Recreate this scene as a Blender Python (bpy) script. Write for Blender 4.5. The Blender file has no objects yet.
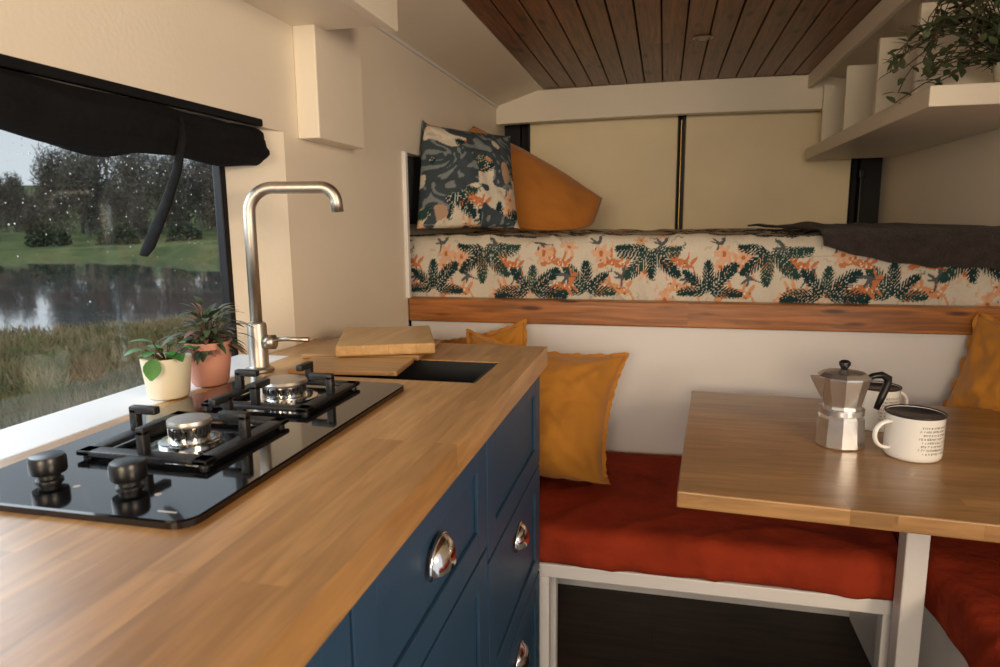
import bpy, bmesh, math, random
import numpy as np
from mathutils import Vector, Matrix, noise, Euler
random.seed(7); rng=np.random.default_rng(7)
ZC=1.19
COL=bpy.context.scene.collection
bpy.context.scene.view_settings.view_transform='Standard'

# ------------------------------------------------------------------ materials
def nodes(name):
    m=bpy.data.materials.new(name); m.use_nodes=True
    nt=m.node_tree; b=nt.nodes["Principled BSDF"]
    return m,nt,b
def mat(name,col,rough=.5,metal=0,bump=0,bscale=50,var=0,vscale=8,sheen=0,coat=0,spec=None,emit=None):
    m,nt,b=nodes(name)
    b.inputs["Base Color"].default_value=(*col,1)
    b.inputs["Roughness"].default_value=rough
    b.inputs["Metallic"].default_value=metal
    if coat: b.inputs["Coat Weight"].default_value=coat; b.inputs["Coat Roughness"].default_value=.1
    if sheen: b.inputs["Sheen Weight"].default_value=sheen
    if spec is not None: b.inputs["Specular IOR Level"].default_value=spec
    if emit: b.inputs["Emission Color"].default_value=(*emit[0],1); b.inputs["Emission Strength"].default_value=emit[1]
    tc=nt.nodes.new("ShaderNodeTexCoord")
    if var:
        n=nt.nodes.new("ShaderNodeTexNoise"); n.inputs["Scale"].default_value=vscale; n.inputs["Detail"].default_value=5
        nt.links.new(tc.outputs["Object"],n.inputs["Vector"])
        r=nt.nodes.new("ShaderNodeValToRGB")
        r.color_ramp.elements[0].position=.3; r.color_ramp.elements[1].position=.7
        r.color_ramp.elements[0].color=(*[c*(1-var) for c in col],1)
        r.color_ramp.elements[1].color=(*[min(1,c*(1+var)) for c in col],1)
        nt.links.new(n.outputs["Fac"],r.inputs["Fac"]); nt.links.new(r.outputs["Color"],b.inputs["Base Color"])
    if bump:
        n=nt.nodes.new("ShaderNodeTexNoise"); n.inputs["Scale"].default_value=bscale; n.inputs["Detail"].default_value=4
        nt.links.new(tc.outputs["Object"],n.inputs["Vector"])
        bp=nt.nodes.new("ShaderNodeBump"); bp.inputs["Strength"].default_value=bump; bp.inputs["Distance"].default_value=.01
        nt.links.new(n.outputs["Fac"],bp.inputs["Height"]); nt.links.new(bp.outputs["Normal"],b.inputs["Normal"])
    return m
def wood(name,c1,c2,axis='Y',bw=.55,rh=.042,rough=.35,mortar=.0008,grain=.45,coat=.15,mortar_col=None,gl=5,knots=False):
    m,nt,b=nodes(name); N=nt.nodes.new; L=nt.links.new
    tc=N("ShaderNodeTexCoord"); sp=N("ShaderNodeSeparateXYZ"); cb=N("ShaderNodeCombineXYZ")
    L(tc.outputs["Object"],sp.inputs[0])
    if axis=='Y': L(sp.outputs["Y"],cb.inputs["X"]); L(sp.outputs["X"],cb.inputs["Y"])
    else: L(sp.outputs["X"],cb.inputs["X"]); L(sp.outputs["Y"],cb.inputs["Y"])
    L(sp.outputs["Z"],cb.inputs["Z"])
    br=N("ShaderNodeTexBrick"); L(cb.outputs[0],br.inputs["Vector"])
    br.inputs["Scale"].default_value=1; br.inputs["Brick Width"].default_value=bw; br.inputs["Row Height"].default_value=rh
    br.inputs["Mortar Size"].default_value=mortar; br.offset=.37; br.inputs["Mortar Smooth"].default_value=.5
    br.inputs["Color1"].default_value=(*c1,1); br.inputs["Color2"].default_value=(*c2,1)
    mc=mortar_col or tuple(c*.85 for c in c2)
    br.inputs["Mortar"].default_value=(*mc,1)
    mp=N("ShaderNodeMapping"); mp.inputs["Scale"].default_value=(gl,70,70); L(cb.outputs[0],mp.inputs[0])
    ad=N("ShaderNodeVectorMath"); ad.operation='MULTIPLY_ADD'; L(br.outputs["Color"],ad.inputs[0]); ad.inputs[1].default_value=(40,40,40); L(mp.outputs[0],ad.inputs[2])
    n=N("ShaderNodeTexNoise"); n.inputs["Scale"].default_value=1; n.inputs["Detail"].default_value=6; n.inputs["Distortion"].default_value=.6
    L(ad.outputs[0],n.inputs["Vector"])
    rp=N("ShaderNodeValToRGB"); rp.color_ramp.elements[0].position=.35; rp.color_ramp.elements[1].position=.7
    rp.color_ramp.elements[0].color=(1-grain,1-grain,1-grain,1); rp.color_ramp.elements[1].color=(1.0,1.0,1.0,1)
    L(n.outputs["Fac"],rp.inputs["Fac"])
    mx=N("ShaderNodeMix"); mx.data_type='RGBA'; mx.blend_type='MULTIPLY'; mx.inputs[0].default_value=1
    L(br.outputs["Color"],mx.inputs[6]); L(rp.outputs["Color"],mx.inputs[7]); out=mx.outputs[2]
    if knots:
        m2=N("ShaderNodeMapping"); m2.inputs["Scale"].default_value=(5,14,26); L(cb.outputs[0],m2.inputs[0])
        vo=N("ShaderNodeTexVoronoi"); vo.inputs["Scale"].default_value=1; L(m2.outputs[0],vo.inputs["Vector"])
        r2=N("ShaderNodeValToRGB"); r2.color_ramp.elements[0].position=.10; r2.color_ramp.elements[0].color=(.25,.18,.15,1); r2.color_ramp.elements[1].position=.22; r2.color_ramp.elements[1].color=(1,1,1,1)
        L(vo.outputs["Distance"],r2.inputs["Fac"])
        m3=N("ShaderNodeMix"); m3.data_type='RGBA'; m3.blend_type='MULTIPLY'; m3.inputs[0].default_value=1; L(out,m3.inputs[6]); L(r2.outputs["Color"],m3.inputs[7]); out=m3.outputs[2]
    L(out,b.inputs["Base Color"])
    b.inputs["Roughness"].default_value=rough; b.inputs["Coat Weight"].default_value=coat; b.inputs["Coat Roughness"].default_value=.25
    bp=N("ShaderNodeBump"); bp.inputs["Strength"].default_value=.12; bp.inputs["Distance"].default_value=.003
    L(n.outputs["Fac"],bp.inputs["Height"]); L(bp.outputs["Normal"],b.inputs["Normal"])
    return m
def attr_mat(name,rough=.85,bump=.25,bscale=25):
    m,nt,b=nodes(name)
    a=nt.nodes.new("ShaderNodeAttribute"); a.attribute_name="Col"
    nt.links.new(a.outputs["Color"],b.inputs["Base Color"]); b.inputs["Roughness"].default_value=rough
    b.inputs["Specular IOR Level"].default_value=.2
    tc=nt.nodes.new("ShaderNodeTexCoord"); n=nt.nodes.new("ShaderNodeTexNoise"); n.inputs["Scale"].default_value=bscale
    nt.links.new(tc.outputs["Object"],n.inputs["Vector"])
    bp=nt.nodes.new("ShaderNodeBump"); bp.inputs["Strength"].default_value=bump; bp.inputs["Distance"].default_value=.01
    nt.links.new(n.outputs["Fac"],bp.inputs["Height"]); nt.links.new(bp.outputs["Normal"],b.inputs["Normal"])
    return m

M_WALL=mat("wall_paint",(.84,.765,.64),.5,var=.04,vscale=2,bump=.05,bscale=120)
M_WHITE=mat("white_panel",(.77,.755,.755),.4,var=.03,vscale=3)
M_CREAM=mat("cream_lining",(.92,.79,.55),.6,var=.05,vscale=3,bump=.05,bscale=200)
M_BLACKF=mat("black_frame",(.008,.008,.010),.5,spec=.25)
M_FABB=mat("blackout_fabric",(.006,.0065,.008),.9,bump=.7,bscale=22,var=.2,spec=.2)
M_COUNTER=wood("oak_worktop",(.60,.325,.12),(.45,.23,.077),'Y',bw=.55,rh=.042,grain=.33,mortar=.0003,rough=.32,gl=8,coat=.22)
M_TABLE=wood("oak_table",(.47,.26,.10),(.35,.185,.066),'X',rh=.045,bw=.50,grain=.36,mortar=.0003,rough=.30,gl=8,coat=.25)
M_BOARDW=wood("bed_board_stain",(.52,.19,.045),(.46,.16,.037),'X',bw=3,rh=.3,mortar=0,grain=.55,knots=True)
M_CHOP=wood("chopping_board_wood",(.62,.37,.15),(.56,.32,.12),'Y',bw=2,rh=.05,grain=.25)
M_CHOP2=wood("sink_cover_wood",(.46,.24,.085),(.40,.20,.07),'X',bw=2,rh=.05,grain=.3)
M_PLANK=wood("ceiling_cladding",(.33,.122,.046),(.23,.08,.031),'Y',bw=9,rh=9,mortar=0,grain=.6,rough=.45,knots=True)
M_PLANKBACK=mat("cladding_gap",(.03,.012,.007),.8)
M_FLOOR=wood("dark_floor_boards",(.045,.026,.016),(.03,.018,.011),'X',bw=.9,rh=.12,mortar=.002,grain=.5,rough=.65,coat=0)
M_BLUE=mat("navy_cabinet_paint",(.022,.060,.112),.45,var=.06,vscale=5)
M_RED=mat("rust_red_linen",(.29,.034,.012),.9,bump=.8,bscale=18,var=.2,vscale=10,spec=.15)
M_MUST=mat("mustard_fabric",(.50,.205,.018),.85,bump=.6,bscale=18,var=.12,sheen=.2)
M_ORANGE=mat("burnt_orange_fabric",(.47,.17,.022),.85,bump=.5,bscale=14,var=.1,sheen=.2)
M_DARKP=mat("charcoal_fabric",(.02,.022,.025),.85,bump=.3)
M_GLASSB=mat("black_hob_glass",(.004,.004,.005),.04,coat=.6)
M_IRON=mat("black_enamel_iron",(.008,.008,.009),.45,bump=.15,bscale=300)
M_KNOB=mat("black_knob_plastic",(.006,.006,.007),.3)
M_CHROME=mat("polished_chrome",(.82,.80,.77),.14,1)
M_STEEL=mat("brushed_steel",(.52,.48,.43),.40,1)
M_ALU=mat("cast_aluminium",(.74,.74,.75),.27,.92,var=.08,vscale=30)
M_SINK=mat("black_sink_composite",(.006,.006,.007),.4)
M_CPOT=mat("cream_ceramic",(.74,.68,.52),.45,var=.05)
M_PPOT=mat("pink_terracotta",(.62,.29,.21),.7,var=.1)
M_SOIL=mat("soil",(.03,.018,.01),.95,bump=.8,bscale=90)
M_LEAF=mat("fresh_green_leaf",(.05,.19,.03),.4,var=.3,vscale=40)
M_LEAFD=mat("dark_mottled_leaf",(.055,.085,.035),.5,var=.6,vscale=70)
M_LEAFP=mat("pinkish_leaf",(.22,.11,.08),.5,var=.4,vscale=60)
M_LEAFG=mat("dusky_trailing_leaf",(.085,.115,.055),.55,var=.4,vscale=50)
M_STEM=mat("plant_stem",(.08,.055,.03),.7)
M_ENAM=mat("white_enamel",(.84,.84,.82),.18,coat=.4)
M_RIM=mat("dark_enamel_rim",(.02,.02,.025),.3)
M_INK=mat("printed_ink",(.04,.045,.06),.5)
M_BRASS=mat("brass_strip",(.40,.26,.09),.4,1)
M_BLANK=mat("dark_wool_knit",(.036,.027,.024),.95,bump=1,bscale=120,var=.35,vscale=40,sheen=.1)
M_PATT=attr_mat("botanical_print_cotton")
M_PRINTW=mat("white_print",(.6,.6,.6),.5)

# ------------------------------------------------------------------ mesh helpers
def link(o,parent=None):
    COL.objects.link(o)
    if parent: o.parent=parent
    return o
def mk(name,V,Fc,m,parent=None,smooth=False,auto=None):
    me=bpy.data.meshes.new(name); me.from_pydata([tuple(v) for v in V],[],Fc); me.materials.append(m)
    bm=bmesh.new(); bm.from_mesh(me); bmesh.ops.recalc_face_normals(bm,faces=bm.faces); bm.to_mesh(me); bm.free()
    if smooth: me.polygons.foreach_set("use_smooth",[True]*len(me.polygons))
    me.update()
    o=bpy.data.objects.new(name,me); link(o,parent)
    if auto:
        me.polygons.foreach_set("use_smooth",[True]*len(me.polygons))
        try: me.set_sharp_from_angle(angle=math.radians(auto))
        except Exception: pass
    return o
class B:
    def __init__(s): s.V=[];s.F=[]
    def add(s,V,F,M=None):
        k=len(s.V)
        for v in V: s.V.append(tuple(M@Vector(v)) if M is not None else tuple(v))
        for f in F: s.F.append([i+k for i in f])
        return s
    def box(s,x0,x1,y0,y1,z0,z1,bev=0,M=None):
        if bev:
            bm=bmesh.new(); bmesh.ops.create_cube(bm,size=1)
            for v in bm.verts: v.co=Vector(((x0+x1)/2+v.co.x*(x1-x0),(y0+y1)/2+v.co.y*(y1-y0),(z0+z1)/2+v.co.z*(z1-z0)))
            bmesh.ops.bevel(bm,geom=bm.edges[:],offset=bev,segments=2,profile=.5,affect='EDGES')
            bm.verts.index_update()
            s.add([v.co for v in bm.verts],[[v.index for v in f.verts] for f in bm.faces],M); bm.free(); return s
        V=[(x0,y0,z0),(x1,y0,z0),(x1,y1,z0),(x0,y1,z0),(x0,y0,z1),(x1,y0,z1),(x1,y1,z1),(x0,y1,z1)]
        return s.add(V,[[0,3,2,1],[4,5,6,7],[0,1,5,4],[1,2,6,5],[2,3,7,6],[3,0,4,7]],M)
    def rev(s,prof,c=(0,0,0),seg=32,M=None,rot0=0):
        V=[];F=[];n=len(prof)
        for r,z in prof:
            for k in range(seg):
                a=2*math.pi*k/seg+rot0; V.append((c[0]+r*math.cos(a),c[1]+r*math.sin(a),c[2]+z))
        for i in range(n-1):
            for k in range(seg):
                k2=(k+1)%seg; F.append([i*seg+k,i*seg+k2,(i+1)*seg+k2,(i+1)*seg+k])
        if prof[0][0]>1e-6: F.append(list(range(seg))[::-1])
        if prof[-1][0]>1e-6: F.append([(n-1)*seg+k for k in range(seg)])
        return s.add(V,F,M)
    def tube(s,path,r,seg=12,caps=True,M=None,flat=1):
        P=[Vector(p) for p in path]; n=len(P); rr=r if isinstance(r,(list,tuple)) else [r]*n
        V=[];F=[];up=None
        for i,p in enumerate(P):
            t=(P[min(i+1,n-1)]-P[max(i-1,0)]).normalized()
            if up is None:
                up=Vector((0,0,1)) if abs(t.z)<.9 else Vector((0,1,0))
            a=(up-t*up.dot(t)).normalized(); b=t.cross(a); up=a
            for k in range(seg):
                q=2*math.pi*k/seg; V.append(p+a*math.cos(q)*rr[i]*flat+b*math.sin(q)*rr[i])
        for i in range(n-1):
            for k in range(seg):
                k2=(k+1)%seg; F.append([i*seg+k,i*seg+k2,(i+1)*seg+k2,(i+1)*seg+k])
        if caps: F.append(list(range(seg))[::-1]); F.append([(n-1)*seg+k for k in range(seg)])
        return s.add(V,F,M)
    def ob(s,name,m,parent=None,smooth=False,auto=None): return mk(name,s.V,s.F,m,parent,smooth,auto)
def rrect(x0,x1,y0,y1,r,n=6):
    P=[]
    for cx,cy,a0 in ((x1-r,y1-r,0),(x0+r,y1-r,90),(x0+r,y0+r,180),(x1-r,y0+r,270)):
        for k in range(n+1):
            a=math.radians(a0+90*k/n); P.append((cx+r*math.cos(a),cy+r*math.sin(a)))
    return P
def empty(name,parent=None):
    o=bpy.data.objects.new(name,None); o.empty_display_size=.05; return link(o,parent)
def tag(o,label,cat,group=None):
    o["label"]=label; o["category"]=cat
    if group: o["group"]=group
    return o
def struct(o): o["kind"]="structure"; return o
def desc(o):
    r=[o]
    for c in o.children: r+=desc(c)
    return r
def finalize(T):
    D=desc(T); pts=[v.co for o in D if o.type=='MESH' for v in o.data.vertices]
    xs=[p.x for p in pts]; ys=[p.y for p in pts]; zs=[p.z for p in pts]
    c=Vector(((min(xs)+max(xs))/2,(min(ys)+max(ys))/2,min(zs)))
    for o in D:
        if o.type=='MESH': o.data.transform(Matrix.Translation(-c)); o.data.update()
    T.location=c
def ridge(x): return (1-abs(x)*2.2) if abs(x)<.45 else 0
def softbox(name,x0,x1,y0,y1,z0,z1,r,m,step=.012,amp=.004,ns=7,parent=None,dome=0):
    V=[];F=[];idx={}
    nx=max(2,int((x1-x0)/step));ny=max(2,int((y1-y0)/step));nz=max(2,int((z1-z0)/step)+2)
    def vid(i,j,k):
        key=(i,j,k)
        if key not in idx:
            p=Vector((x0+(x1-x0)*i/nx,y0+(y1-y0)*j/ny,z0+(z1-z0)*k/nz))
            q=Vector((min(max(p.x,x0+r),x1-r),min(max(p.y,y0+r),y1-r),min(max(p.z,z0+r),z1-r)))
            d=p-q
            if d.length>1e-6: p=q+d.normalized()*r
            u=(p.x-x0)/(x1-x0);v=(p.y-y0)/(y1-y0)
            nn=noise.noise(Vector((p.x*ns,p.y*ns,p.z*ns)))+.5*noise.noise(Vector((p.x*ns*2.7,p.y*ns*2.7,p.z*ns*2.7+9)))
            wx=p.x+.04*noise.noise(p*5)
            cr=ridge(noise.noise(Vector(((wx+p.y*.5)*7,(p.y-p.x*.5)*2.5,p.z*3))))**3*max(0,.4+noise.noise(p*3+Vector((5,0,0))))
            cr+=.8*ridge(noise.noise(Vector(((wx-p.y*.8)*5+7,(p.y+p.x*.4)*3,p.z*4))))**4
            dd=d.normalized() if d.length>1e-6 else Vector((0,0,1 if k==nz else 0))
            p=p+dd*(nn*amp*.7+cr*amp*1.5)
            if k==0 or p.z<z0+.004: p.z=max(p.z,z0)
            if k>nz/2: p.z+=dome*(1-(2*u-1)**4)*(1-(2*v-1)**4)
            idx[key]=len(V); V.append(p)
        return idx[key]
    for i in range(nx):
        for j in range(ny):
            for k in (0,nz): F.append([vid(i,j,k),vid(i+1,j,k),vid(i+1,j+1,k),vid(i,j+1,k)])
    for i in range(nx):
        for k in range(nz):
            for j in (0,ny): F.append([vid(i,j,k),vid(i+1,j,k),vid(i+1,j,k+1),vid(i,j,k+1)])
    for j in range(ny):
        for k in range(nz):
            for i in (0,nx): F.append([vid(i,j,k),vid(i,j+1,k),vid(i,j+1,k+1),vid(i,j,k+1)])
    return mk(name,V,F,m,parent,smooth=True)
def squash(p,zmin=None,xmin=None,xmax=None,ymax=None):
    # soft contact with what the pillow rests on or leans against
    if zmin is not None and p.z<zmin+.03: p.z=zmin+.03*math.exp((p.z-zmin-.03)/.06)
    if xmin is not None and p.x<xmin+.02: p.x=xmin+.02*math.exp((p.x-xmin-.02)/.05)
    if xmax is not None and p.x>xmax-.02: p.x=xmax-.02*math.exp((xmax-.02-p.x)/.05)
    if ymax is not None and p.y>ymax-.02: p.y=ymax-.02*math.exp((ymax-.02-p.y)/.05)
    return p
def pillow(name,M,w,h,t,m,n=44,seed=0,pinch=.09,colfn=None,amp=.006,parent=None,slump=0,**lim):
    V=[];F=[];C=[];idx={}
    for s in (1,-1):
        for i in range(n+1):
            for j in range(n+1):
                border=i in(0,n) or j in (0,n)
                if border and s==-1: continue
                u=2*i/n-1;v=2*j/n-1
                X=u*w/2*(1-pinch*(1-v*v)); Y=v*h/2*(1-pinch*(1-u*u))
                th=max(0,(1-abs(u)**2.2)*(1-abs(v)**2.2))**.6
                th*=1-slump*v
                nn=noise.noise(Vector((u*2.2+seed,v*2.2,s*3+seed)))*amp*2.2+noise.noise(Vector((u*6+seed,v*6,s*3)))*amp
                rc=math.hypot(abs(u)-1,abs(v)-1); ac=math.atan2(1-abs(v),1-abs(u)+1e-4)
                nn+=amp*.9*math.sin(ac*11+seed)*math.exp(-((rc-.35)/.3)**2)
                Z=s*(t/2*th)+(nn*th if not border else 0)
                idx[(s,i,j)]=len(V); V.append(squash(M@Vector((X,Y,Z)),**lim))
                if colfn: C.append(colfn(X,Y))
                if border: idx[(-1,i,j)]=idx[(s,i,j)]
    for s in (1,-1):
        for i in range(n):
            for j in range(n):
                F.append([idx[(s,i,j)],idx[(s,i+1,j)],idx[(s,i+1,j+1)],idx[(s,i,j+1)]])
    o=mk(name,V,F,m,parent,smooth=True)
    if colfn: setcol(o,C)
    return o
def setcol(o,C):
    a=o.data.color_attributes.new("Col",'FLOAT_COLOR','POINT')
    arr=np.ones((len(C),4),dtype=np.float32); arr[:,:3]=np.array(C); a.data.foreach_set("color",arr.ravel())
def leaf(b,base,dirv,up,L,W,bend=.3,n=5,fold=.15):
    d=Vector(dirv).normalized(); u=Vector(up); s=d.cross(u)
    if s.length<1e-3: s=d.cross(Vector((1,0,0)))
    s.normalize(); u=s.cross(d).normalized(); V=[];F=[]
    for i in range(n+1):
        t=i/n; w=W/2*math.sin(math.pi*min(1,t*.93+.04))**.8*(1-.25*t)
        c=Vector(base)+d*(L*t)-u*(bend*L*t*t)
        V+= [c-s*w+u*fold*w,c,c+s*w+u*fold*w]
    for i in range(n):
        a=3*i; F+=[[a,a+1,a+4,a+3],[a+1,a+2,a+5,a+4]]
    b.add(V,F)

# ------------------------------------------------------------------ printed textile raster
PW,PH,RES=1.02,.50,.002
nxp,nyp=int(PW/RES),int(PH/RES)
tile=np.ones((nyp,nxp,3))*np.array([.63,.575,.485])
def ell(cx,cy,a,b,ang,c):
    R=max(a,b)+RES; i0,i1=int((cx-R)/RES),int((cx+R)/RES)+1; j0,j1=int((cy-R)/RES),int((cy+R)/RES)+1
    ii=np.arange(i0,i1+1); jj=np.arange(j0,j1+1); X,Y=np.meshgrid((ii+.5)*RES-cx,(jj+.5)*RES-cy)
    ca,sa=math.cos(ang),math.sin(ang); s=X*ca+Y*sa;t=-X*sa+Y*ca; m=(s/a)**2+(t/b)**2<1
    I,J=np.meshgrid(ii%nxp,jj%nyp); tile[J[m],I[m]]=c
teal=(.010,.038,.042);teal2=(.022,.062,.056);orange=(.56,.20,.08);peach=(.68,.41,.27);grey=(.09,.11,.12);green=(.13,.17,.09);cream=(.72,.66,.57)
def frond(cx,cy,ang,Ln,c,r,curl=.5):
    x,y=cx,cy; st=.012; n=int(Ln/st)
    for k in range(n):
        q=k/n; a=ang+curl*q*q
        x+=math.cos(a)*st; y+=math.sin(a)*st
        ell(x,y,.008,.0022,a,c)
        w=.034*math.sin(math.pi*min(1,q*.75+.25))**.8*(Ln/.12)
        for sg in (-1,1):
            la=a+sg*(.72-.30*q); ell(x+math.cos(la)*w*.55,y+math.sin(la)*w*.55,w*.6+.001,.0032,la,c)
def palm(cx,cy,r,n=5,size=.12,down=False,step=.72):
    for k in range(n):
        a=(1.57 if not down else -1.57)+(k-(n-1)/2)*step+r.uniform(-.14,.14)
        frond(cx,cy,a,size*r.uniform(.78,1.18),r.choice([teal,teal2]),r,curl=.5*(k-(n-1)/2)/n*2)
def cat(cx,cy,ang,r,sc=1):
    ca,sa=math.cos(ang),math.sin(ang)
    def E(u,v,a,b,da,c): ell(cx+(u*ca-v*sa)*sc,cy+(u*sa+v*ca)*sc,a*sc,b*sc,ang+da,c)
    body=r.choice([orange,(.62,.30,.15),(.66,.36,.21)])
    E(0,0,.046,.016,0,body);E(.041,.015,.022,.011,.7,body);E(.056,.030,.013,.010,0,body);E(-.038,-.018,.024,.007,1.2,body);E(.028,-.020,.024,.006,-1.2,body);E(-.015,-.020,.020,.005,1.5,body);E(.046,-.012,.022,.005,-.9,body);E(-.058,.016,.026,.0035,2.2,body)
    for k in range(20):
        u=r.uniform(-.042,.048);v=r.uniform(-.013,.014); E(u,v,.0036,.003,r.uniform(0,3),r.choice([cream,cream,(.32,.10,.04)]))
def flower(cx,cy,r,c,sc=1):
    for k in range(6):
        a=k*1.047+r.uniform(-.1,.1); ell(cx+math.cos(a)*.016*sc,cy+math.sin(a)*.016*sc,.014*sc,.006*sc,a,c)
    ell(cx,cy,.006*sc,.006*sc,0,(.45,.16,.05))
def bird(cx,cy,ang,c):
    for u,v,a,b,da in ((0,0,.024,.007,0),(.022,.006,.008,.006,0),(.034,.006,.008,.0018,0),(-.002,.018,.020,.005,1.3),(-.012,.015,.018,.004,1.9),(-.034,-.004,.014,.003,.2)):
        ca,sa=math.cos(ang),math.sin(ang); ell(cx+u*ca-v*sa,cy+u*sa+v*ca,a,b,ang+da,c)
r=random.Random(4)
for k in range(150):
    cx,cy=r.uniform(0,PW),r.uniform(0,PH); a0=r.uniform(0,3); c=r.choice([green,peach,(.50,.40,.28),(.42,.42,.34),(.52,.44,.34)])
    for q in range(3): ell(cx+q*.008*math.cos(a0),cy+q*.008*math.sin(a0),.008,.0022,a0+(-.8 if q%2 else .8),c)
for k in range(22):
    cx=(k*.137+.05)%PW; cy=(k*.19+.06+r.uniform(-.02,.02))%PH; flower(cx,cy,r,r.choice([peach,(.66,.48,.35),(.62,.36,.2)]),r.uniform(.8,1.3))
P5=PW/5
for i in range(5):
    x0_=i*P5+r.uniform(-.02,.02)
    cat(x0_+P5*.5+r.uniform(-.01,.01),.055+r.uniform(-.015,.015),r.choice([.15,2.95]),r,1.05)
    cat(x0_+P5*.52,.15+r.uniform(-.015,.015),r.choice([.3,2.8]),r,.9)
    cat(x0_+P5*.0+.03,.33,r.choice([.3,2.8]),r,1.1)
    if i%2==0: palm(x0_,.035+r.uniform(0,.03),r,5,.125,False)
    else: palm(x0_,.20,r,5,.12,True)
    palm(x0_+P5*.5,.255+r.uniform(0,.03),r,r.choice([4,5]),.12,False)
    bird(x0_+P5*.5+.03,.105,r.uniform(0,3),grey); bird(x0_+P5*.2,.22,r.uniform(0,3),grey); flower(x0_+P5*.25,.18 if i%2==0 else .02,r,peach,1.2)
tile=tile*np.clip(rng.normal(1,.03,tile.shape[:2]),.9,1.1)[...,None]
def pat(u,v,s=1.18):
    u*=s; v*=s
    return tile[int((v%PH)/RES)%nyp,int((u%PW)/RES)%nxp]

# ------------------------------------------------------------------ room shell
XL,XR=-.80,.95
b=B()
b.box(-.888,-.862,-1.6,1.24,0,.905)
b.box(-.93,XL,-1.6,1.36,1.385,1.735)
b.box(-.93,XL,-1.6,-.25,.905,1.385)
b.add([(-.888,1.24,0),(-.868,1.24,0),(XL,1.36,0),(-.888,1.36,0),(-.888,1.24,1.385),(-.868,1.24,1.385),(XL,1.36,1.385),(-.888,1.36,1.385)],
      [[0,3,2,1],[4,5,6,7],[0,1,5,4],[1,2,6,5],[2,3,7,6],[3,0,4,7]])
b.box(-.93,XL,1.36,2.06,0,1.735)
b.box(-.93,-.87,2.06,3.55,0,1.735)
b.box(-.87,XL,2.06,3.55,1.41,1.735)
struct(b.ob("wall_left",M_WALL))
struct(B().box(XR,XR+.06,.75,3.55,0,1.82).ob("wall_right",M_WALL))
struct(B().box(-1.0,1.05,-1.6,3.6,-.06,0).ob("floor",M_FLOOR))
CX0,CX1=-.575,.60
b=B()
for xa,xb in ((-.80,CX0),(.95,CX1)):
    V=[(xa,-1.6,1.735),(xb,-1.6,1.807),(xb,-1.6,1.84),(xa,-1.6,1.84),(xa,3.55,1.735),(xb,3.55,1.807),(xb,3.55,1.84),(xa,3.55,1.84)]
    b.add(V,[[0,1,2,3],[4,7,6,5],[0,4,5,1],[1,5,6,2],[2,6,7,3],[3,7,4,0]])
b.box(-.95,1.05,-1.6,3.6,1.84,1.9)
struct(b.ob("ceiling",M_WALL))
b=B(); n=15; w=(CX1-CX0)/n
for i in range(n):
    b.box(CX0+i*w+.0025,CX0+(i+1)*w-.0025,-1.6,3.34,1.807,1.822,.003)
o=b.ob("trim_1",M_PLANK); struct(o)
struct(B().box(CX0,CX1,-1.6,3.34,1.824,1.838).ob("trim_7",M_PLANKBACK))
for nd in M_PLANK.node_tree.nodes:
    if nd.bl_idname=="ShaderNodeTexBrick": nd.inputs["Row Height"].default_value=w; nd.inputs["Brick Width"].default_value=1.3; nd.inputs["Mortar Size"].default_value=0
struct(B().box(-.803,-.792,-1.6,3.5,1.728,1.738).ob("trim_2",M_WHITE))
struct(B().box(XL-.002,XL+.012,2.045,2.065,.95,1.41,.003).ob("trim_3",M_WHITE))
struct(B().box(-.862,-.745,-1.0,1.24,.885,.921,.003).ob("trim_4",M_WHITE))
b=B(); N=16
V=[];F=[]
for i in range(N+1):
    x=-.80+1.75*i/N; q=(x-.075)/.875; dz=.012*(1-q*q)-.006
    V+=[(x,3.30,1.66+dz),(x,3.36,1.66+dz),(x,3.36,1.83),(x,3.30,1.80+dz)]
for i in range(N):
    a=4*i; F+=[[a,a+4,a+5,a+1],[a+1,a+5,a+6,a+2],[a+2,a+6,a+7,a+3],[a+3,a+7,a+4,a]]
F+=[[0,1,2,3],[4*N+3,4*N+2,4*N+1,4*N]]
b.add(V,F); struct(b.ob("trim_5",M_WALL))
b=B()
b.box(-.93,-.72,3.47,3.6,0,1.84); b.box(.86,1.01,3.47,3.6,0,1.84); b.box(-.93,1.01,3.52,3.6,0,1.84)
struct(b.ob("wall_rear",M_BLACKF))
for i,(xa,xb) in enumerate(((-.665,.050),(.085,.815))):
    e=empty("door_%d"%(i+1)); struct(e)
    B().box(xa-.02,xb+.012,3.462,3.51,.3,1.70,.006).ob("door_frame",M_BLACKF,e)
    B().box(xa,xb,3.44,3.464,.32,1.68,.01).ob("door_lining",M_CREAM,e,auto=40)
    if i==0: B().box(xb+.013,xb+.019,3.45,3.462,.35,1.66,.002).ob("door_seal_strip",M_BRASS,e)
    else:
        h=B(); h.box(.845,.872,3.42,3.46,1.37,1.41,.006); h.box(.85,.862,3.42,3.46,.95,1.40,.004)
        h.ob("door_hinge",M_IRON,e,auto=40)

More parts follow.
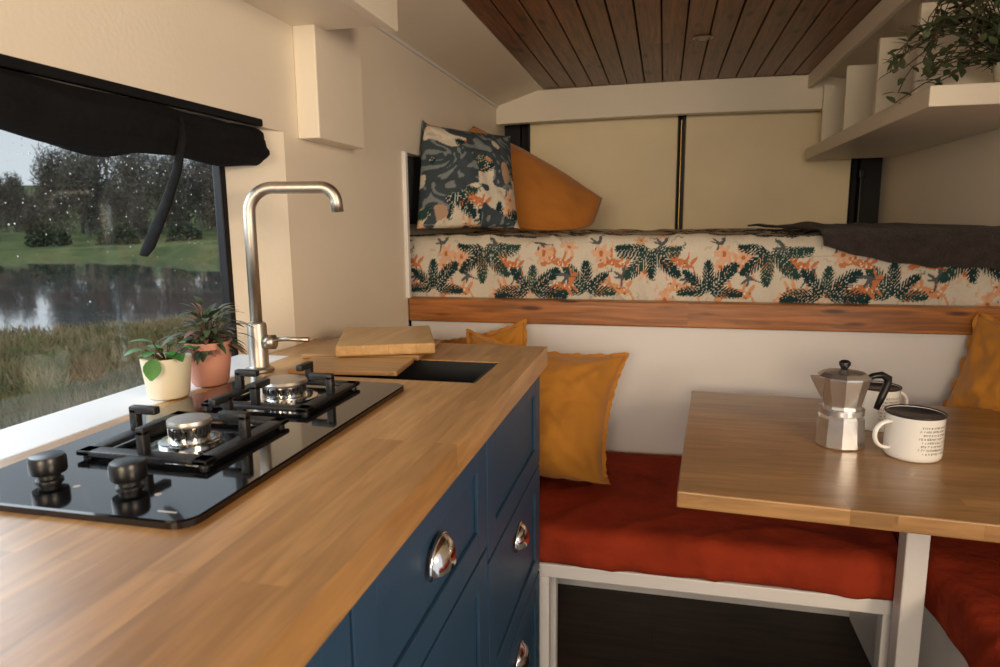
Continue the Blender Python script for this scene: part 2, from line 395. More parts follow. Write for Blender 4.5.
# ------------------------------------------------------------------ window
w1=B().box(-.878,-.875,-.27,1.236,.905,1.40).ob("window_1",M_BLACKF); struct(w1)
m,nt,bs=nodes("window_glass")
tr=nt.nodes.new("ShaderNodeBsdfTransparent"); tr.inputs[0].default_value=(.92,.95,.95,1)
gl=nt.nodes.new("ShaderNodeBsdfGlossy"); gl.inputs["Roughness"].default_value=.03
mx=nt.nodes.new("ShaderNodeMixShader"); mx.inputs[0].default_value=.05
nt.links.new(tr.outputs[0],mx.inputs[1]); nt.links.new(gl.outputs[0],mx.inputs[2])
nt.links.new(mx.outputs[0],nt.nodes["Material Output"].inputs[0]); w1.data.materials[0]=m
b=B(); b.box(-.885,-.868,-.30,1.24,.896,.912,.003); b.box(-.885,-.868,-.30,1.24,1.388,1.42,.003); b.box(-.886,-.866,1.226,1.244,.896,1.42,.003); b.box(-.885,-.868,-.3,-.262,.896,1.42,.003)
b.ob("window_frame",M_BLACKF,w1)
b=B(); r=random.Random(3)
for k in range(750):
    y=r.uniform(.45,1.22); z=1.40-abs(r.gauss(0,.13))
    if z<.95: continue
    s=r.choice([.0006,.0007,.0009,.0013])*r.uniform(.6,1.1)
    b.rev([(.0001,-s*1.2),(s*.8,-s*.6),(s,0),(s*.6,s*.8),(.0001,s*1.3)],(-.8795,y,z),6)
m,nt,bs=nodes("water_drop"); bs.inputs["Base Color"].default_value=(.85,.9,.95,1); bs.inputs["Roughness"].default_value=.05; bs.inputs["Transmission Weight"].default_value=.4; bs.inputs["IOR"].default_value=1.33
o=b.ob("raindrops",m,w1,smooth=True); o["kind"]="stuff"

bl=empty("rolled_window_blind")
b=B(); V=[];F=[]; NY=110; NS=28
for i in range(NY+1):
    y=-.30+1.615*i/NY
    tap=1-.5*max(0,(i-NY+2)/2)**2 if i>NY-2 else 1
    for k in range(NS):
        a=2*math.pi*k/NS
        rz=.043*tap; rx=.027*tap
        nn=noise.noise(Vector((y*9,math.cos(a)*1.5,math.sin(a)*1.5)))*.010+noise.noise(Vector((y*2.5,a,3)))*.006+.003*math.sin(math.sin(a)*11+y*5)
        sagz=-.007*math.sin((y+.3)*6)-.006-.004*math.sin(y*17)
        V.append((-.828+ (rx+nn)*math.cos(a), y, 1.357+sagz+(rz+nn)*math.sin(a)))
for i in range(NY):
    for k in range(NS):
        k2=(k+1)%NS; F.append([i*NS+k,i*NS+k2,(i+1)*NS+k2,(i+1)*NS+k])
F.append(list(range(NS))); F.append([NY*NS+k for k in range(NS)])
b.add(V,F); b.ob("blind_roll",M_FABB,bl,smooth=True)
B().box(-.812,-.797,-.30,1.280,1.385,1.400,.003).ob("blind_header",M_FABB,bl)
b=B()
b.tube([(-.80,1.035,1.37),(-.797,1.03,1.33),(-.80,1.015,1.28),(-.805,.985,1.22),(-.81,.945,1.155),(-.812,.935,1.142)],[.006,.009,.010,.012,.013,.009],8,flat=.3)
b.ob("blind_strap",M_FABB,bl,smooth=True)
tag(bl,"black blackout blind rolled up above the window, strap dangling","window blind")

# ------------------------------------------------------------------ overhead cupboard and boxed pillar
oc=empty("overhead_cupboard")
B().box(XL,-.585,-.5,1.468,1.614,1.634).ob("cupboard_base",M_WALL,oc)
B().box(XL,-.60,-.5,1.455,1.634,1.735).ob("cupboard_body",M_WALL,oc)
B().box(-.60,-.575,-.5,1.474,1.60,1.79,.003).ob("cupboard_front",M_WALL,oc)
tag(oc,"cream painted overhead cupboard above the window","cupboard")
struct(B().box(XL,-.747,1.42,1.656,1.377,1.735,.003).ob("trim_6",M_WALL))

# ------------------------------------------------------------------ worktop, cabinets
wt=empty("worktop")
sx0,sx1,sy0,sy1=-.62,-.305,1.085,1.26
b=B(); zt,zb=.92,.878
b.box(-.745,-.241,-.6,sy0,zb,zt); b.box(-.745,sx0,sy0,sy1,zb,zt); b.box(sx1,-.241,sy0,sy1,zb,zt); b.box(-.745,-.241,sy1,1.447,zb,zt)
b.box(XL,-.745,1.242,1.447,zb,zt)
o=b.ob("worktop_slab",M_COUNTER,wt)
bm=bmesh.new(); bm.from_mesh(o.data); bmesh.ops.remove_doubles(bm,verts=bm.verts,dist=1e-5); bm.to_mesh(o.data); bm.free()
tag(wt,"oak stave worktop with cut-outs for hob and sink","worktop")
sk=empty("kitchen_sink")
b=B(); t=.006; x0,x1,y0,y1=sx0+.001,sx1-.001,sy0+.001,sy1-.001
b.box(x0,x1,y0,y1,.74,.746); b.box(x0,x0+t,y0,y1,.74,.919); b.box(x1-t,x1,y0,y1,.74,.919); b.box(x0,x1,y0,y0+t,.74,.919); b.box(x0,x1,y1-t,y1,.74,.919)
b.ob("sink_bowl",M_SINK,sk)
B().rev([(.001,.0065),(.024,.0065),(.026,.009),(.03,.009),(.03,.006)],(-.45,1.17,.74),24).ob("sink_drain",M_CHROME,sk,smooth=True)
tag(sk,"black sink bowl let into the oak worktop","sink")

def cup_handle(parent,x,y,z):
    b=B(); V=[];F=[];na,nb=16,10; W,D,H=.034,.019,.026
    for i in range(na+1):
        a=math.pi*i/na
        for j in range(nb+1):
            c=math.pi/2*j/nb*1.15
            V.append((x+D*math.sin(a)*math.cos(c-.17)+.001,y-W*math.cos(a),z+H*math.sin(a)**.8*math.sin(c)-.010*(1-j/nb)))
    for i in range(na):
        for j in range(nb):
            q=i*(nb+1)+j; F.append([q,q+1,q+nb+2,q+nb+1])
    b.add(V,F)
    P=[]
    for i in range(25):
        a=math.pi*i/24; P.append((x+.002,y-(W+.003)*math.cos(a),z-.012+(H+.012)*math.sin(a)**.75))
    b.tube(P,.0026,8)
    return b.ob("cup_handle",M_CHROME,parent,smooth=True)
def drawer(parent,x,y0,y1,z0,z1,handle=None,kind="drawer"):
    d=B(); d.box(x-.018,x-.006,y0,y1,z0,z1)
    fw=.052
    d.box(x-.006,x,y0,y0+fw,z0,z1,.0012); d.box(x-.006,x,y1-fw,y1,z0,z1,.0012); d.box(x-.006,x,y0+fw,y1-fw,z1-fw*.85,z1,.0012); d.box(x-.006,x,y0+fw,y1-fw,z0,z0+fw*.85,.0012)
    o=d.ob(kind,M_BLUE,parent)
    if handle:
        h=cup_handle(o,x,(y0+y1)/2,handle); h["label"]="polished chrome cup handle"
    return o
FX=-.256
def cab(y0,y1,fronts,label):
    c=empty("kitchen_cabinet"); far=y1>1.2
    B().box(-.74,FX-.019,y0+.001,y1-.001,.10,.738 if far else .876).ob("cabinet_body",M_BLUE,c)
    if far: B().box(-.74,FX-.019,y1-.02,y1-.001,.738,.876).ob("cabinet_side",M_BLUE,c); B().box(-.30,FX-.019,y0+.001,y1-.02,.738,.876).ob("cabinet_rail",M_BLUE,c)
    B().box(-.70,FX-.06,y0+.001,y1-.001,.0,.10).ob("plinth",M_BLUE,c)
    for z0,z1,h,k in fronts: drawer(c,FX,y0+.003,y1-.003,z0,z1,h,k)
    tag(c,label,"cabinet","navy kitchen cabinets"); return c
cab(-.55,.015,[(.62,.872,.78,"drawer"),(.37,.614,.55,"drawer"),(.11,.364,.30,"drawer")],"navy blue shaker drawer cabinet under the oak worktop")
cab(.015,.50,[(.62,.872,.79,"drawer"),(.37,.614,.55,"drawer"),(.11,.364,.30,"drawer")],"navy blue shaker drawer cabinet under the oak worktop")
cab(.50,.97,[(.69,.872,.788,"drawer"),(.42,.684,.58,"drawer"),(.11,.414,.30,"drawer")],"navy blue shaker drawer cabinet below the hob")
cab(.97,1.437,[(.66,.872,None,"front_panel"),(.405,.654,.59,"drawer"),(.11,.399,.335,"drawer")],"navy blue shaker cabinet below the sink")

# ------------------------------------------------------------------ hob
hb=empty("gas_hob")
b=B(); HY0=.488
P0=rrect(-.704,-.405,HY0,1.03,.022,7); P1=rrect(-.702,-.407,HY0+.002,1.028,.021,7); n=len(P0)
V=[(x,y,.9205) for x,y in P0]+[(x,y,.9265) for x,y in P0]+[(x,y,.928) for x,y in P1]
F=[list(range(n))[::-1],list(range(2*n,3*n))]+[[k*n+i,k*n+(i+1)%n,(k+1)*n+(i+1)%n,(k+1)*n+i] for k in (0,1) for i in range(n)]
b.add(V,F).ob("hob_glass",M_GLASSB,hb)
def burner(cx,cy,R):
    e=empty("burner",hb)
    B().rev([(R*1.35,.928),(R*1.35,.931),(R*1.15,.9325),(R*.85,.9315),(R*.82,.937),(R*.86,.947),(R*.9,.948),(R*.9,.950),(.001,.950)],(cx,cy,0),40).ob("burner_ring",M_CHROME,e,auto=30)
    b=B()
    for k in range(26):
        a=2*math.pi*k/26
        M=Matrix.Translation((cx,cy,0))@Matrix.Rotation(a,4,'Z'); b.box(R*.80,R*.89,-.0012,.0012,.938,.9465,0,M)
    b.ob("flame_slots",M_IRON,e)
    B().rev([(R*.80,.950),(R*.95,.9505),(R*.97,.953),(R*.92,.957),(R*.6,.9585),(.001,.959)],(cx,cy,0),40).ob("burner_cap",M_STEEL,e,auto=40)
    B().tube([(cx-R*1.1,cy+.0,.928),(cx-R*1.1,cy,.946)],.002,8).ob("igniter",M_ENAM,e)
burner(-.558,.692,.027); burner(-.556,.905,.036)
def grate(cx,cy,s):
    e=B(); h=s/2; z0,z1=.932,.9385; w=.020
    for sx in (-1,1):
        e.box(min(cx+sx*h,cx+sx*(h-w)),max(cx+sx*h,cx+sx*(h-w)),cy-h,cy+h,z0,z1,.002)
        e.box(cx-h,cx+h,min(cy+sx*h,cy+sx*(h-w)),max(cy+sx*h,cy+sx*(h-w)),z0,z1,.002)
        for sy in (-1,1): e.rev([(.006,.928),(.006,.934)],(cx+sx*(h-.009),cy+sy*(h-.009),0),10)
    for k in range(4):
        M=Matrix.Translation((cx,cy,0))@Matrix.Rotation(k*math.pi/2,4,'Z')
        e.box(h-.014,h-.003,-.0055,.0055,.934,.966,.002,M)
        e.box(.044,h-.003,-.0055,.0055,.959,.969,.002,M)
    return e.ob("pan_support",M_IRON,hb,auto=40)
grate(-.558,.692,.170); grate(-.556,.905,.170)
def knob(cx,cy):
    e=empty("knob",hb)
    B().rev([(.013,.928),(.013,.930),(.0105,.9315),(.0105,.938)],(cx,cy,0),32).ob("knob_collar",M_IRON,e,auto=35)
    B().rev([(.011,.936),(.0168,.9375),(.0175,.940),(.0175,.952),(.0160,.9555),(.010,.957),(.001,.957)],(cx,cy,0),32).ob("knob_cap",M_KNOB,e,auto=40)
knob(-.617,.548); knob(-.520,.550)
for cx in (-.575,-.478):
    B().rev([(.0035,.92805),(.0035,.9283)],(cx,.540,0),14).ob("printed_mark",M_PRINTW,hb)
B().box(-.45,-.43,.505,.507,.928,.9283).ob("printed_mark",M_PRINTW,hb)
tag(hb,"black glass two-burner gas hob with two knobs and iron pan supports","hob")

# ------------------------------------------------------------------ tap
tp=empty("kitchen_tap"); tx,ty=-.725,1.10
B().rev([(.026,.9215),(.026,.926),(.019,.929),(.0175,.932),(.0175,1.005),(.0165,1.010),(.0115,1.013)],(tx,ty,0),32).ob("tap_body",M_STEEL,tp,auto=40)
P=[(tx,ty,1.008),(tx,ty,1.19)]
R=.045; dirx=Vector((.97,.22,0)).normalized(); zt=1.254
P.append((tx,ty,1.204))
for k in range(1,10):
    a=math.pi/2*k/9; P.append((tx+dirx.x*R*(1-math.cos(a)),ty+dirx.y*R*(1-math.cos(a)),zt-R+R*math.sin(a)))
L=.150
for k in range(0,9):
    a=math.pi/2*k/8*.95; P.append((tx+dirx.x*(L-.02+ .028*math.sin(a)),ty+dirx.y*(L-.02+.028*math.sin(a)),zt-.028+.028*math.cos(a)))
q=P[-1]; P.append((q[0]+dirx.x*.002,q[1],q[2]-.018))
B().tube(P,.0108,18).ob("tap_spout",M_STEEL,tp,smooth=True)
b=B(); b.tube([(tx+.015,ty,.975),(tx+.034,ty+.002,.976)],.0135,18); b.tube([(tx+.034,ty+.002,.98),(tx+.06,ty+.004,.982),(tx+.10,ty+.008,.981)],[.004,.0042,.0048],12)
b.ob("tap_lever",M_STEEL,tp,smooth=True)
tag(tp,"brushed steel swan-neck kitchen tap beside the sink","tap")

# ------------------------------------------------------------------ boards
cb=B(); M=Matrix.Translation((-.56,1.150,.9205))@Matrix.Rotation(math.radians(6),4,'Z')
cb.box(-.105,.10,-.055,.065,0,.009,.002,M); o=cb.ob("sink_cover_board",M_CHOP2); tag(o,"thin oak sink cover board lying over the sink edge","board")
cb=B(); M=Matrix.Translation((-.595,1.350,.9205))@Matrix.Rotation(math.radians(6),4,'Z')
cb.box(-.125,.12,-.120,.075,0,.010,.003,M); o=cb.ob("chopping_board",M_CHOP2); tag(o,"thin darker wooden chopping board under the pale one","chopping board","chopping boards by the sink")
cb=B(); M=Matrix.Translation((-.573,1.350,.931))@Matrix.Rotation(math.radians(22),4,'Z')
cb.box(-.10,.095,-.125,.115,0,.022,.004,M); o=cb.ob("chopping_board",M_CHOP); tag(o,"thick pale wooden chopping board stacked on top","chopping board","chopping boards by the sink")

# ------------------------------------------------------------------ plants on ledge
def pot(name,cx,cy,z,r0,r1,h,m,label,cat="potted plant"):
    e=empty(name)
    B().rev([(r0*.9,0),(r0,.004),(r1,h-.004),(r1,h),(r1-.005,h),(r1-.006,h-.012),(.001,h-.012)],(cx,cy,z),36).ob("plant_pot",m,e,auto=40)
    B().rev([(r1-.0065,0),(r1*.5,.003),(.001,.004)],(cx,cy,z+h-.0115),24).ob("soil",M_SOIL,e)
    tag(e,label,cat); return e
z0=.922; pcx,pcy=-.758,.90
e=pot("potted_pilea",pcx,pcy,z0,.031,.037,.064,M_CPOT,"small green-leaved plant in cream ceramic pot by the window")
b=B();s=B(); r=random.Random(5)
for k in range(14):
    a=r.uniform(0,6.28); el=r.uniform(.5,1.3); d=Vector((math.cos(a)*math.cos(el),math.sin(a)*math.cos(el),math.sin(el)))
    p0=Vector((pcx,pcy,z0+.055)); p1=p0+d*r.uniform(.02,.04); s.tube([p0,p1],.0012,5)
    leaf(b,p1,(d.x,d.y,d.z*.3),(0,0,1),r.uniform(.02,.032),r.uniform(.02,.028),.4)
rimp=Vector((pcx+.010,pcy-.038,z0+.068)); s.tube([(pcx,pcy,z0+.056),(pcx+.006,pcy-.024,z0+.08),tuple(rimp)],.0013,5)
leaf(b,rimp,(.05,-.35,-1),(.6,-1,.2),.034,.03,.0)
b.ob("leaves",M_LEAF,e,smooth=True); s.ob("stems",M_STEM,e)
pcx,pcy=-.748,.99
e=pot("potted_begonia",pcx,pcy,z0,.030,.039,.074,M_PPOT,"bushy dark-leaved plant in pink terracotta pot near the tap")
b=B();s=B();b2=B()
for k in range(170):
    a=r.uniform(0,6.28); el=r.uniform(-.2,1.35); d=Vector((math.cos(a)*math.cos(el),math.sin(a)*math.cos(el),math.sin(el)))
    p0=Vector((pcx,pcy,z0+.066)); p1=p0+Vector((d.x*.045,d.y*.045,d.z*.055+.006))*r.uniform(.3,1.15)
    if k%3==0: s.tube([p0,p1],.0012,5)
    leaf(b if k%5 else b2,p1,(d.x,d.y,d.z*.4),(0,0,1),r.uniform(.022,.038),r.uniform(.010,.016),.5)
b.ob("leaves",M_LEAFD,e,smooth=True); b2.ob("young_leaves",M_LEAFP,e,smooth=True); s.ob("stems",M_STEM,e)

# ------------------------------------------------------------------ bed
bp=B().box(XL,XR,2.085,2.11,.0,.872).ob("bed_base_panel",M_WHITE); tag(bp,"white painted panel closing off the raised bed base","bed base")
bb=B().box(XL+.001,XR-.001,2.06,2.115,.876,.950,.004).ob("bed_rail_board",M_BOARDW); tag(bb,"stained pine board along the raised bed edge","bed rail")
prof=[]; y0,y1,zb,zt=2.118,3.38,.935,1.143; rr=.060
NF=54
for k in range(NF): prof.append((y0-.004*math.sin(k/(NF-1)*3.1),zb+(zt-rr-zb)*k/(NF-1)))
for k in range(1,32):
    a=math.pi/2*k/32; prof.append((y0+rr-rr*math.cos(a),zt-rr+rr*math.sin(a)))
for k in range(0,150): prof.append((y0+rr+(y1-y0-rr)*k/149,zt))
V=[];F=[];C=[]; nx=860; arc=[0]
for i in range(1,len(prof)): arc.append(arc[-1]+math.dist(prof[i],prof[i-1]))
xa,xb=-.862,XR-.002
npf=len(prof)
for i in range(nx+1):
    x=xa+(xb-xa)*i/nx
    for j,(y,z) in enumerate(prof):
        wv=noise.noise(Vector((x*4,z*6,y)))*.014+noise.noise(Vector((x*14,z*10,y*4)))*.005
        wv+=.009*ridge(noise.noise(Vector((x*9+z*6,z*5,y*3))))**3
        if j<NF: V.append((x,max(y-wv*.9+.009,2.117),z))
        else: V.append((x,y+.006*min(1,max(0,1-(y-2.12)/.06)),min(z+wv*.8,1.15)))
        C.append(pat(x+1.09,(arc[j]+.0)))
for i in range(nx):
    for j in range(npf-1):
        q=i*npf+j; F.append([q,q+1,q+npf+1,q+npf])
mt=empty("bed_mattress")
o=mk("printed_sheet",V,F,M_PATT,mt,smooth=True); setcol(o,C)
B().box(xa+.003,xb-.003,2.145,3.375,.935,1.07).ob("mattress_core",M_WHITE,mt)
tag(mt,"mattress with white botanical sheet printed with teal palms and orange animals","mattress")

V=[];F=[]; na,nb=110,80
for i in range(na+1):
    for j in range(nb+1):
        s=i/na; t=j/nb
        yb=3.05-.1*s
        drop=.015+.065*min(1,s*1.8)+.008*math.sin(s*7)+.012*noise.noise(Vector((s*6,0,1)))
        total=(yb-2.10)+drop; q=t*total
        x=.34+.10*min(1,q/(yb-2.1))+ (.945-.44)*s
        x=min(x,.944)
        f=.5+.5*math.sin(s*22+3*t+2*noise.noise(Vector((s*3,t*3,0))))
        lift=.006+.008*f*(1-.3*t)+.018*math.exp(-((t-.25)/.2)**2)*max(0,noise.noise(Vector((s*5,t*4,7)))+.2)
        rb=.055
        if q<(yb-2.10-rb): y=yb-q; z=1.150+lift
        elif q<(yb-2.10+rb*.57):
            a=(q-(yb-2.10-rb))/rb; y=2.10+rb-rb*math.sin(min(a,1.5708))-.004*f*a; z=1.150-rb+rb*math.cos(min(a,1.5708))+lift*(1-a*.4)
        else: y=2.096-.008*f; z=1.150-rb-(q-(yb-2.10+rb*.57))+lift*.4
        V.append((x,y,z))
for i in range(na):
    for j in range(nb):
        q=i*(nb+1)+j; F.append([q,q+1,q+nb+2,q+nb+1])
o=mk("blanket",V,F,M_BLANK,smooth=True); md=o.modifiers.new("thick","SOLIDIFY"); md.thickness=.007; md.offset=1
tag(o,"dark brown knitted blanket thrown over the mattress end","blanket")

def orient(loc,normal,upv,roll=0):
    n=Vector(normal).normalized(); u=Vector(upv); u=(u-n*u.dot(n)).normalized(); r=u.cross(n)
    M=Matrix((( r.x,u.x,n.x,loc[0]),(r.y,u.y,n.y,loc[1]),(r.z,u.z,n.z,loc[2]),(0,0,0,1)))
    return M@Matrix.Rotation(roll,4,'Z')
def ppat(X,Y):
    c=pat(X+.3,Y+.24,1.1)
    n=noise.noise(Vector((X*6+3,Y*6+1,0)))+.5*noise.noise(Vector((X*16+3,Y*16+1,2)))+1.3*Y-.2*X+.10
    if n>0:
        q=noise.noise(Vector((X*38+5*noise.noise(Vector((X*9,Y*9,1))),Y*38,4)))
        c=np.array((.048,.066,.082)) if q<.17 else np.array((.19,.22,.235))
        if noise.noise(Vector((X*13,Y*13,9)))>.50: c=np.array((.42,.28,.19))
    return c
o=pillow("pillow",orient((-.662,2.28,1.322),(.60,-.70,.36),(-.40,0,1),math.radians(-22)),.38,.41,.20,M_PATT,n=130,seed=3,colfn=ppat,pinch=.07,amp=.006,zmin=1.154,xmin=-.80)
tag(o,"square pillow in slate and orange botanical print, leaning on wall","pillow","pillows on the bed")
o=pillow("pillow",orient((-.585,2.70,1.262),(.35,-.85,.36),(-.15,0,1),math.radians(-40)),.60,.42,.22,M_ORANGE,seed=8,pinch=-.07,zmin=1.154,xmin=-.795)
tag(o,"burnt orange pillow propped behind the printed pillow","pillow","pillows on the bed")
o=pillow("pillow",orient((-.80,2.34,1.30),(.95,-.25,.12),(0,0,1),math.radians(-8)),.34,.28,.04,M_DARKP,seed=1,zmin=1.154,xmin=-.862)
tag(o,"charcoal pillow standing behind the printed pillow","pillow","pillows on the bed")

# ------------------------------------------------------------------ bench
bn=empty("bench")
b=B(); b.box(-.78,.525,1.49,1.52,.352,.386,.003); b.box(-.78,.525,2.04,2.075,.352,.386); b.box(-.78,.525,1.52,2.04,.372,.386)
b.ob("bench_frame",M_WHITE,bn)
for x,y in ((-.262,1.49),(.50,1.50),(-.262,1.60)):
    B().box(x-.018,x+.018,y,y+.035,0,.352,.002).ob("support_post",M_WHITE,bn)
tag(bn,"white slim-framed bench base open underneath","bench")
o=softbox("bench_cushion",-.78,.530,1.475,2.070,.388,.480,.026,M_RED,amp=.005,dome=.004); tag(o,"rust red fabric seat cushion on the white bench","seat cushion","rust red seat cushions")
b2=empty("bench")
B().box(.575,.945,.35,2.07,0,.386,.003).ob("bench_box",M_WHITE,b2)
tag(b2,"white boxed bench running along the van wall","bench")
o=softbox("bench_cushion",.550,.943,.34,2.070,.388,.485,.026,M_RED,amp=.005,dome=.004); tag(o,"rust red fabric seat cushion on the boxed wall bench","seat cushion","rust red seat cushions")

def frill_pillow(M,w,h,t,seed,label,pn=.11,**lim):
    e=empty("cushion"); pillow("cushion_body",M,w,h,t,M_MUST,seed=seed,parent=e,amp=.012,pinch=pn,n=60,**lim)
    V=[];F=[]; n=220
    for i in range(n):
        s=4*i/n; k=int(s); f=s-k
        c=[(-1,-1),(1,-1),(1,1),(-1,1),(-1,-1)]; u=c[k][0]+(c[k+1][0]-c[k][0])*f; v=c[k][1]+(c[k+1][1]-c[k][1])*f
        X=u*w/2*(1-pn*(1-v*v)); Y=v*h/2*(1-pn*(1-u*u)); o=1+.06+.008*math.sin(i*1.7)
        zz=.006*math.sin(i*.9)
        V+=[squash(M@Vector((X*.97,Y*.97,0)),**lim),squash(M@Vector((X*o,Y*o,zz)),**lim)]
    for i in range(n):
        a=2*i;b_=2*((i+1)%n); F.append([a,a+1,b_+1,b_])
    mk("cushion_flange",V,F,M_MUST,e,smooth=True)
    tag(e,label,"cushion","mustard cushions on the benches"); return e
frill_pillow(orient((-.335,1.80,.662),(.16,-1,.50),(0,.15,1),math.radians(-7)),.45,.41,.24,4,"mustard cushion with flanged edge leaning on the bed panel",pn=.15,zmin=.496,ymax=2.083)
frill_pillow(orient((-.545,1.98,.675),(-.05,-1,.15),(0,.15,1),math.radians(12)),.36,.36,.10,9,"mustard cushion tucked behind the worktop end",zmin=.496,ymax=2.083)
frill_pillow(orient((.86,1.87,.71),(-.80,-.58,.30),(0,.15,1),math.radians(-14)),.38,.43,.17,14,"mustard cushion leaning in the bench corner",pn=.13,zmin=.50,xmax=.948,ymax=2.058)

# ------------------------------------------------------------------ table
tb=empty("dinette_table")
M=Matrix.Translation((.034,1.150,0))@Matrix.Rotation(math.radians(-4),4,'Z')
b=B(); b.box(0,.86,0,.735,.700,.730,.003,M); b.ob("table_top",M_TABLE,tb)
B().box(.485,.528,1.415,1.46,0,.70,.003).ob("support_post",M_WHITE,tb)
B().box(.42,.60,1.35,1.53,.69,.699,.002).ob("mounting_plate",M_WHITE,tb)
tag(tb,"rectangular oak dinette table on a white single leg","table")

# ------------------------------------------------------------------ moka pot
mp=empty("moka_pot"); cx,cy,z=.364,1.475,.7305; Q=.9
def S(pr): return [(r_,h_*Q) for r_,h_ in pr]
B().rev(S([(.046,0),(.048,.003),(.044,.066),(.040,.074)]),(cx,cy,z),10,rot0=.2).ob("boiler",M_ALU,mp)
B().rev(S([(.040,.074),(.043,.075),(.043,.087),(.039,.088)]),(cx,cy,z),36).ob("collar",M_ALU,mp,auto=35)
B().rev(S([(.037,.088),(.036,.094),(.049,.155),(.0495,.158)]),(cx,cy,z),10,rot0=.2).ob("jug",M_ALU,mp)
b=B(); sd=Vector((-.97,-.2,0)).normalized(); pz=z+.158*Q
base=Vector((cx,cy,0)); sidev=Vector((-sd.y,sd.x,0))
V=[base+sd*.044+sidev*.018+Vector((0,0,pz)),base+sd*.044-sidev*.018+Vector((0,0,pz)),base+sd*.068+Vector((0,0,pz+.004)),base+sd*.042+Vector((0,0,pz-.045)),base+sd*.064+Vector((0,0,pz-.006))]
b.add(V,[[0,2,4,3],[1,3,4,2],[0,3,1],[0,1,2]]); b.ob("spout",M_ALU,mp)
B().rev(S([(.050,.158),(.050,.161),(.040,.169),(.012,.175),(.001,.176)]),(cx,cy,z),10,rot0=.2).ob("lid",M_ALU,mp)
B().rev(S([(.005,.175),(.007,.178),(.011,.186),(.011,.192),(.007,.196),(.001,.197)]),(cx,cy,z),20).ob("lid_knob",M_KNOB,mp,smooth=True)
hd=Vector((.95,.30,0)).normalized(); b=B()
P=[base+hd*r_+Vector((0,0,z+h_*Q)) for r_,h_ in ((.047,.150),(.062,.158),(.080,.160),(.094,.152),(.094,.138),(.084,.108),(.074,.080))]
b.tube(P,[.006,.007,.008,.009,.009,.008,.006],12,flat=.9); b.ob("handle",M_KNOB,mp,smooth=True)
tag(mp,"aluminium stovetop coffee pot with black handle on the table","coffee pot")

def mug(cx,cy,r,h,hdir,label,seed=2,a0=-1.75,a1=-.55):
    e=empty("enamel_mug"); z=.7305
    B().rev([(r*.90,0),(r*.97,.004),(r,.012),(r,h-.003),(r*1.03,h),(r*.985,h-.001),(r*.96,.012),(.001,.008)],(cx,cy,z),44).ob("mug_body",M_ENAM,e,auto=50)
    B().rev([(r*1.02,h-.003),(r*1.045,h-.001),(r*1.04,h+.001),(r*.99,h+.001),(r*.985,h-.002)],(cx,cy,z),44).ob("mug_rim",M_RIM,e,smooth=True)
    d=Vector((*hdir,0)).normalized(); c=Vector((cx,cy,z)); P=[]
    for k in range(15):
        a=math.pi*k/14; P.append(c+d*(r*.98+.032*math.sin(a)**.8)+Vector((0,0,h*.52+h*.30*math.cos(a))))
    B().tube(P,.0055,10,flat=.7).ob("mug_handle",M_ENAM,e,smooth=True)
    b=B(); rr=random.Random(seed)
    def mark(q0,q1,z0,z1):
        R=r+.0006; V=[(cx+R*math.cos(a),cy+R*math.sin(a),z+zz) for a,zz in ((q0,z0),(q1,z0),(q1,z1),(q0,z1))]; b.add(V,[[0,1,2,3]])
    for row in range(8):
        zr=h*.20+row*h*.082; a=a0+rr.uniform(-.05,.2); end=a1+rr.uniform(-.2,.05)
        while a<end:
            wd=rr.uniform(.042,.065); hh=h*.042*rr.uniform(.8,1.1)
            mark(a,a+.010,zr,zr+hh); mark(a,a+wd*.7,zr+hh*.78,zr+hh)
            if rr.random()<.6: mark(a+wd*.55,a+wd*.72,zr,zr+hh)
            if rr.random()<.4: mark(a,a+wd*.7,zr,zr+hh*.22)
            a+=wd+rr.choice([.01,.015,.05])
    b.ob("mug_print",M_INK,e)
    tag(e,label,"mug","enamel mugs on the table"); return e
mug(.485,1.43,.051,.088,(-.95,-.35),"white enamel mug with dark rim and small printed text")
mug(.470,1.62,.045,.094,(.9,.4),"white enamel mug standing behind the coffee pot",5)

# ------------------------------------------------------------------ right shelf unit
sh=empty("wall_shelf")
B().box(.592,XR-.001,1.84,3.29,1.446,1.494,.003).ob("shelf_board",M_WALL,sh)
for y in (2.12,2.48,2.88,3.26):
    B().box(.645,XR-.001,y,y+.020,1.494,1.75).ob("divider",M_WALL,sh)
B().box(.585,.605,1.2,3.295,1.745,1.806,.003).ob("top_rail",M_WALL,sh)
B().box(.93,XR-.001,2.1,3.27,1.495,1.745).ob("back_panel",M_WALL,sh)
tag(sh,"cream painted wall shelf with lip and cubby dividers","shelf")
P0=(.81,1.95)
e=pot("trailing_plant",P0[0],P0[1],1.4945,.04,.050,.06,M_CPOT,"trailing dusky green plant in a pale pot on the shelf")
b=B();s=B(); r=random.Random(11)
for k in range(50):
    a=r.uniform(2.1,4.7) if r.random()<.88 else r.uniform(0,6.28); ln=r.uniform(.10,.29); rise=r.uniform(.01,.18)
    P=[]; p0=Vector((P0[0]-.02,P0[1]-.01,1.55))
    for i in range(9):
        t=i/8; P.append(p0+Vector((math.cos(a)*ln*t*(1+.1*math.sin(t*9+k)),math.sin(a)*ln*t*.6,rise*math.sin(t*2.2)*1.2-.07*t*t*(ln/.2))))
    P=[p for p in P if p.x<.92 and (p.z>1.51 or p.x<.57)]
    if len(P)<3: continue
    s.tube(P,.0014,5)
    for i in range(1,len(P)):
        for q in range(2):
            d=Vector((r.uniform(-1,1),r.uniform(-1,1),r.uniform(-.3,.7)))
            leaf(b,P[i],d,(r.uniform(-.5,.5),-.3,1),r.uniform(.028,.042),r.uniform(.014,.020),.25,n=4)
b.ob("leaves",M_LEAFG,e,smooth=True); s.ob("stems",M_STEM,e)

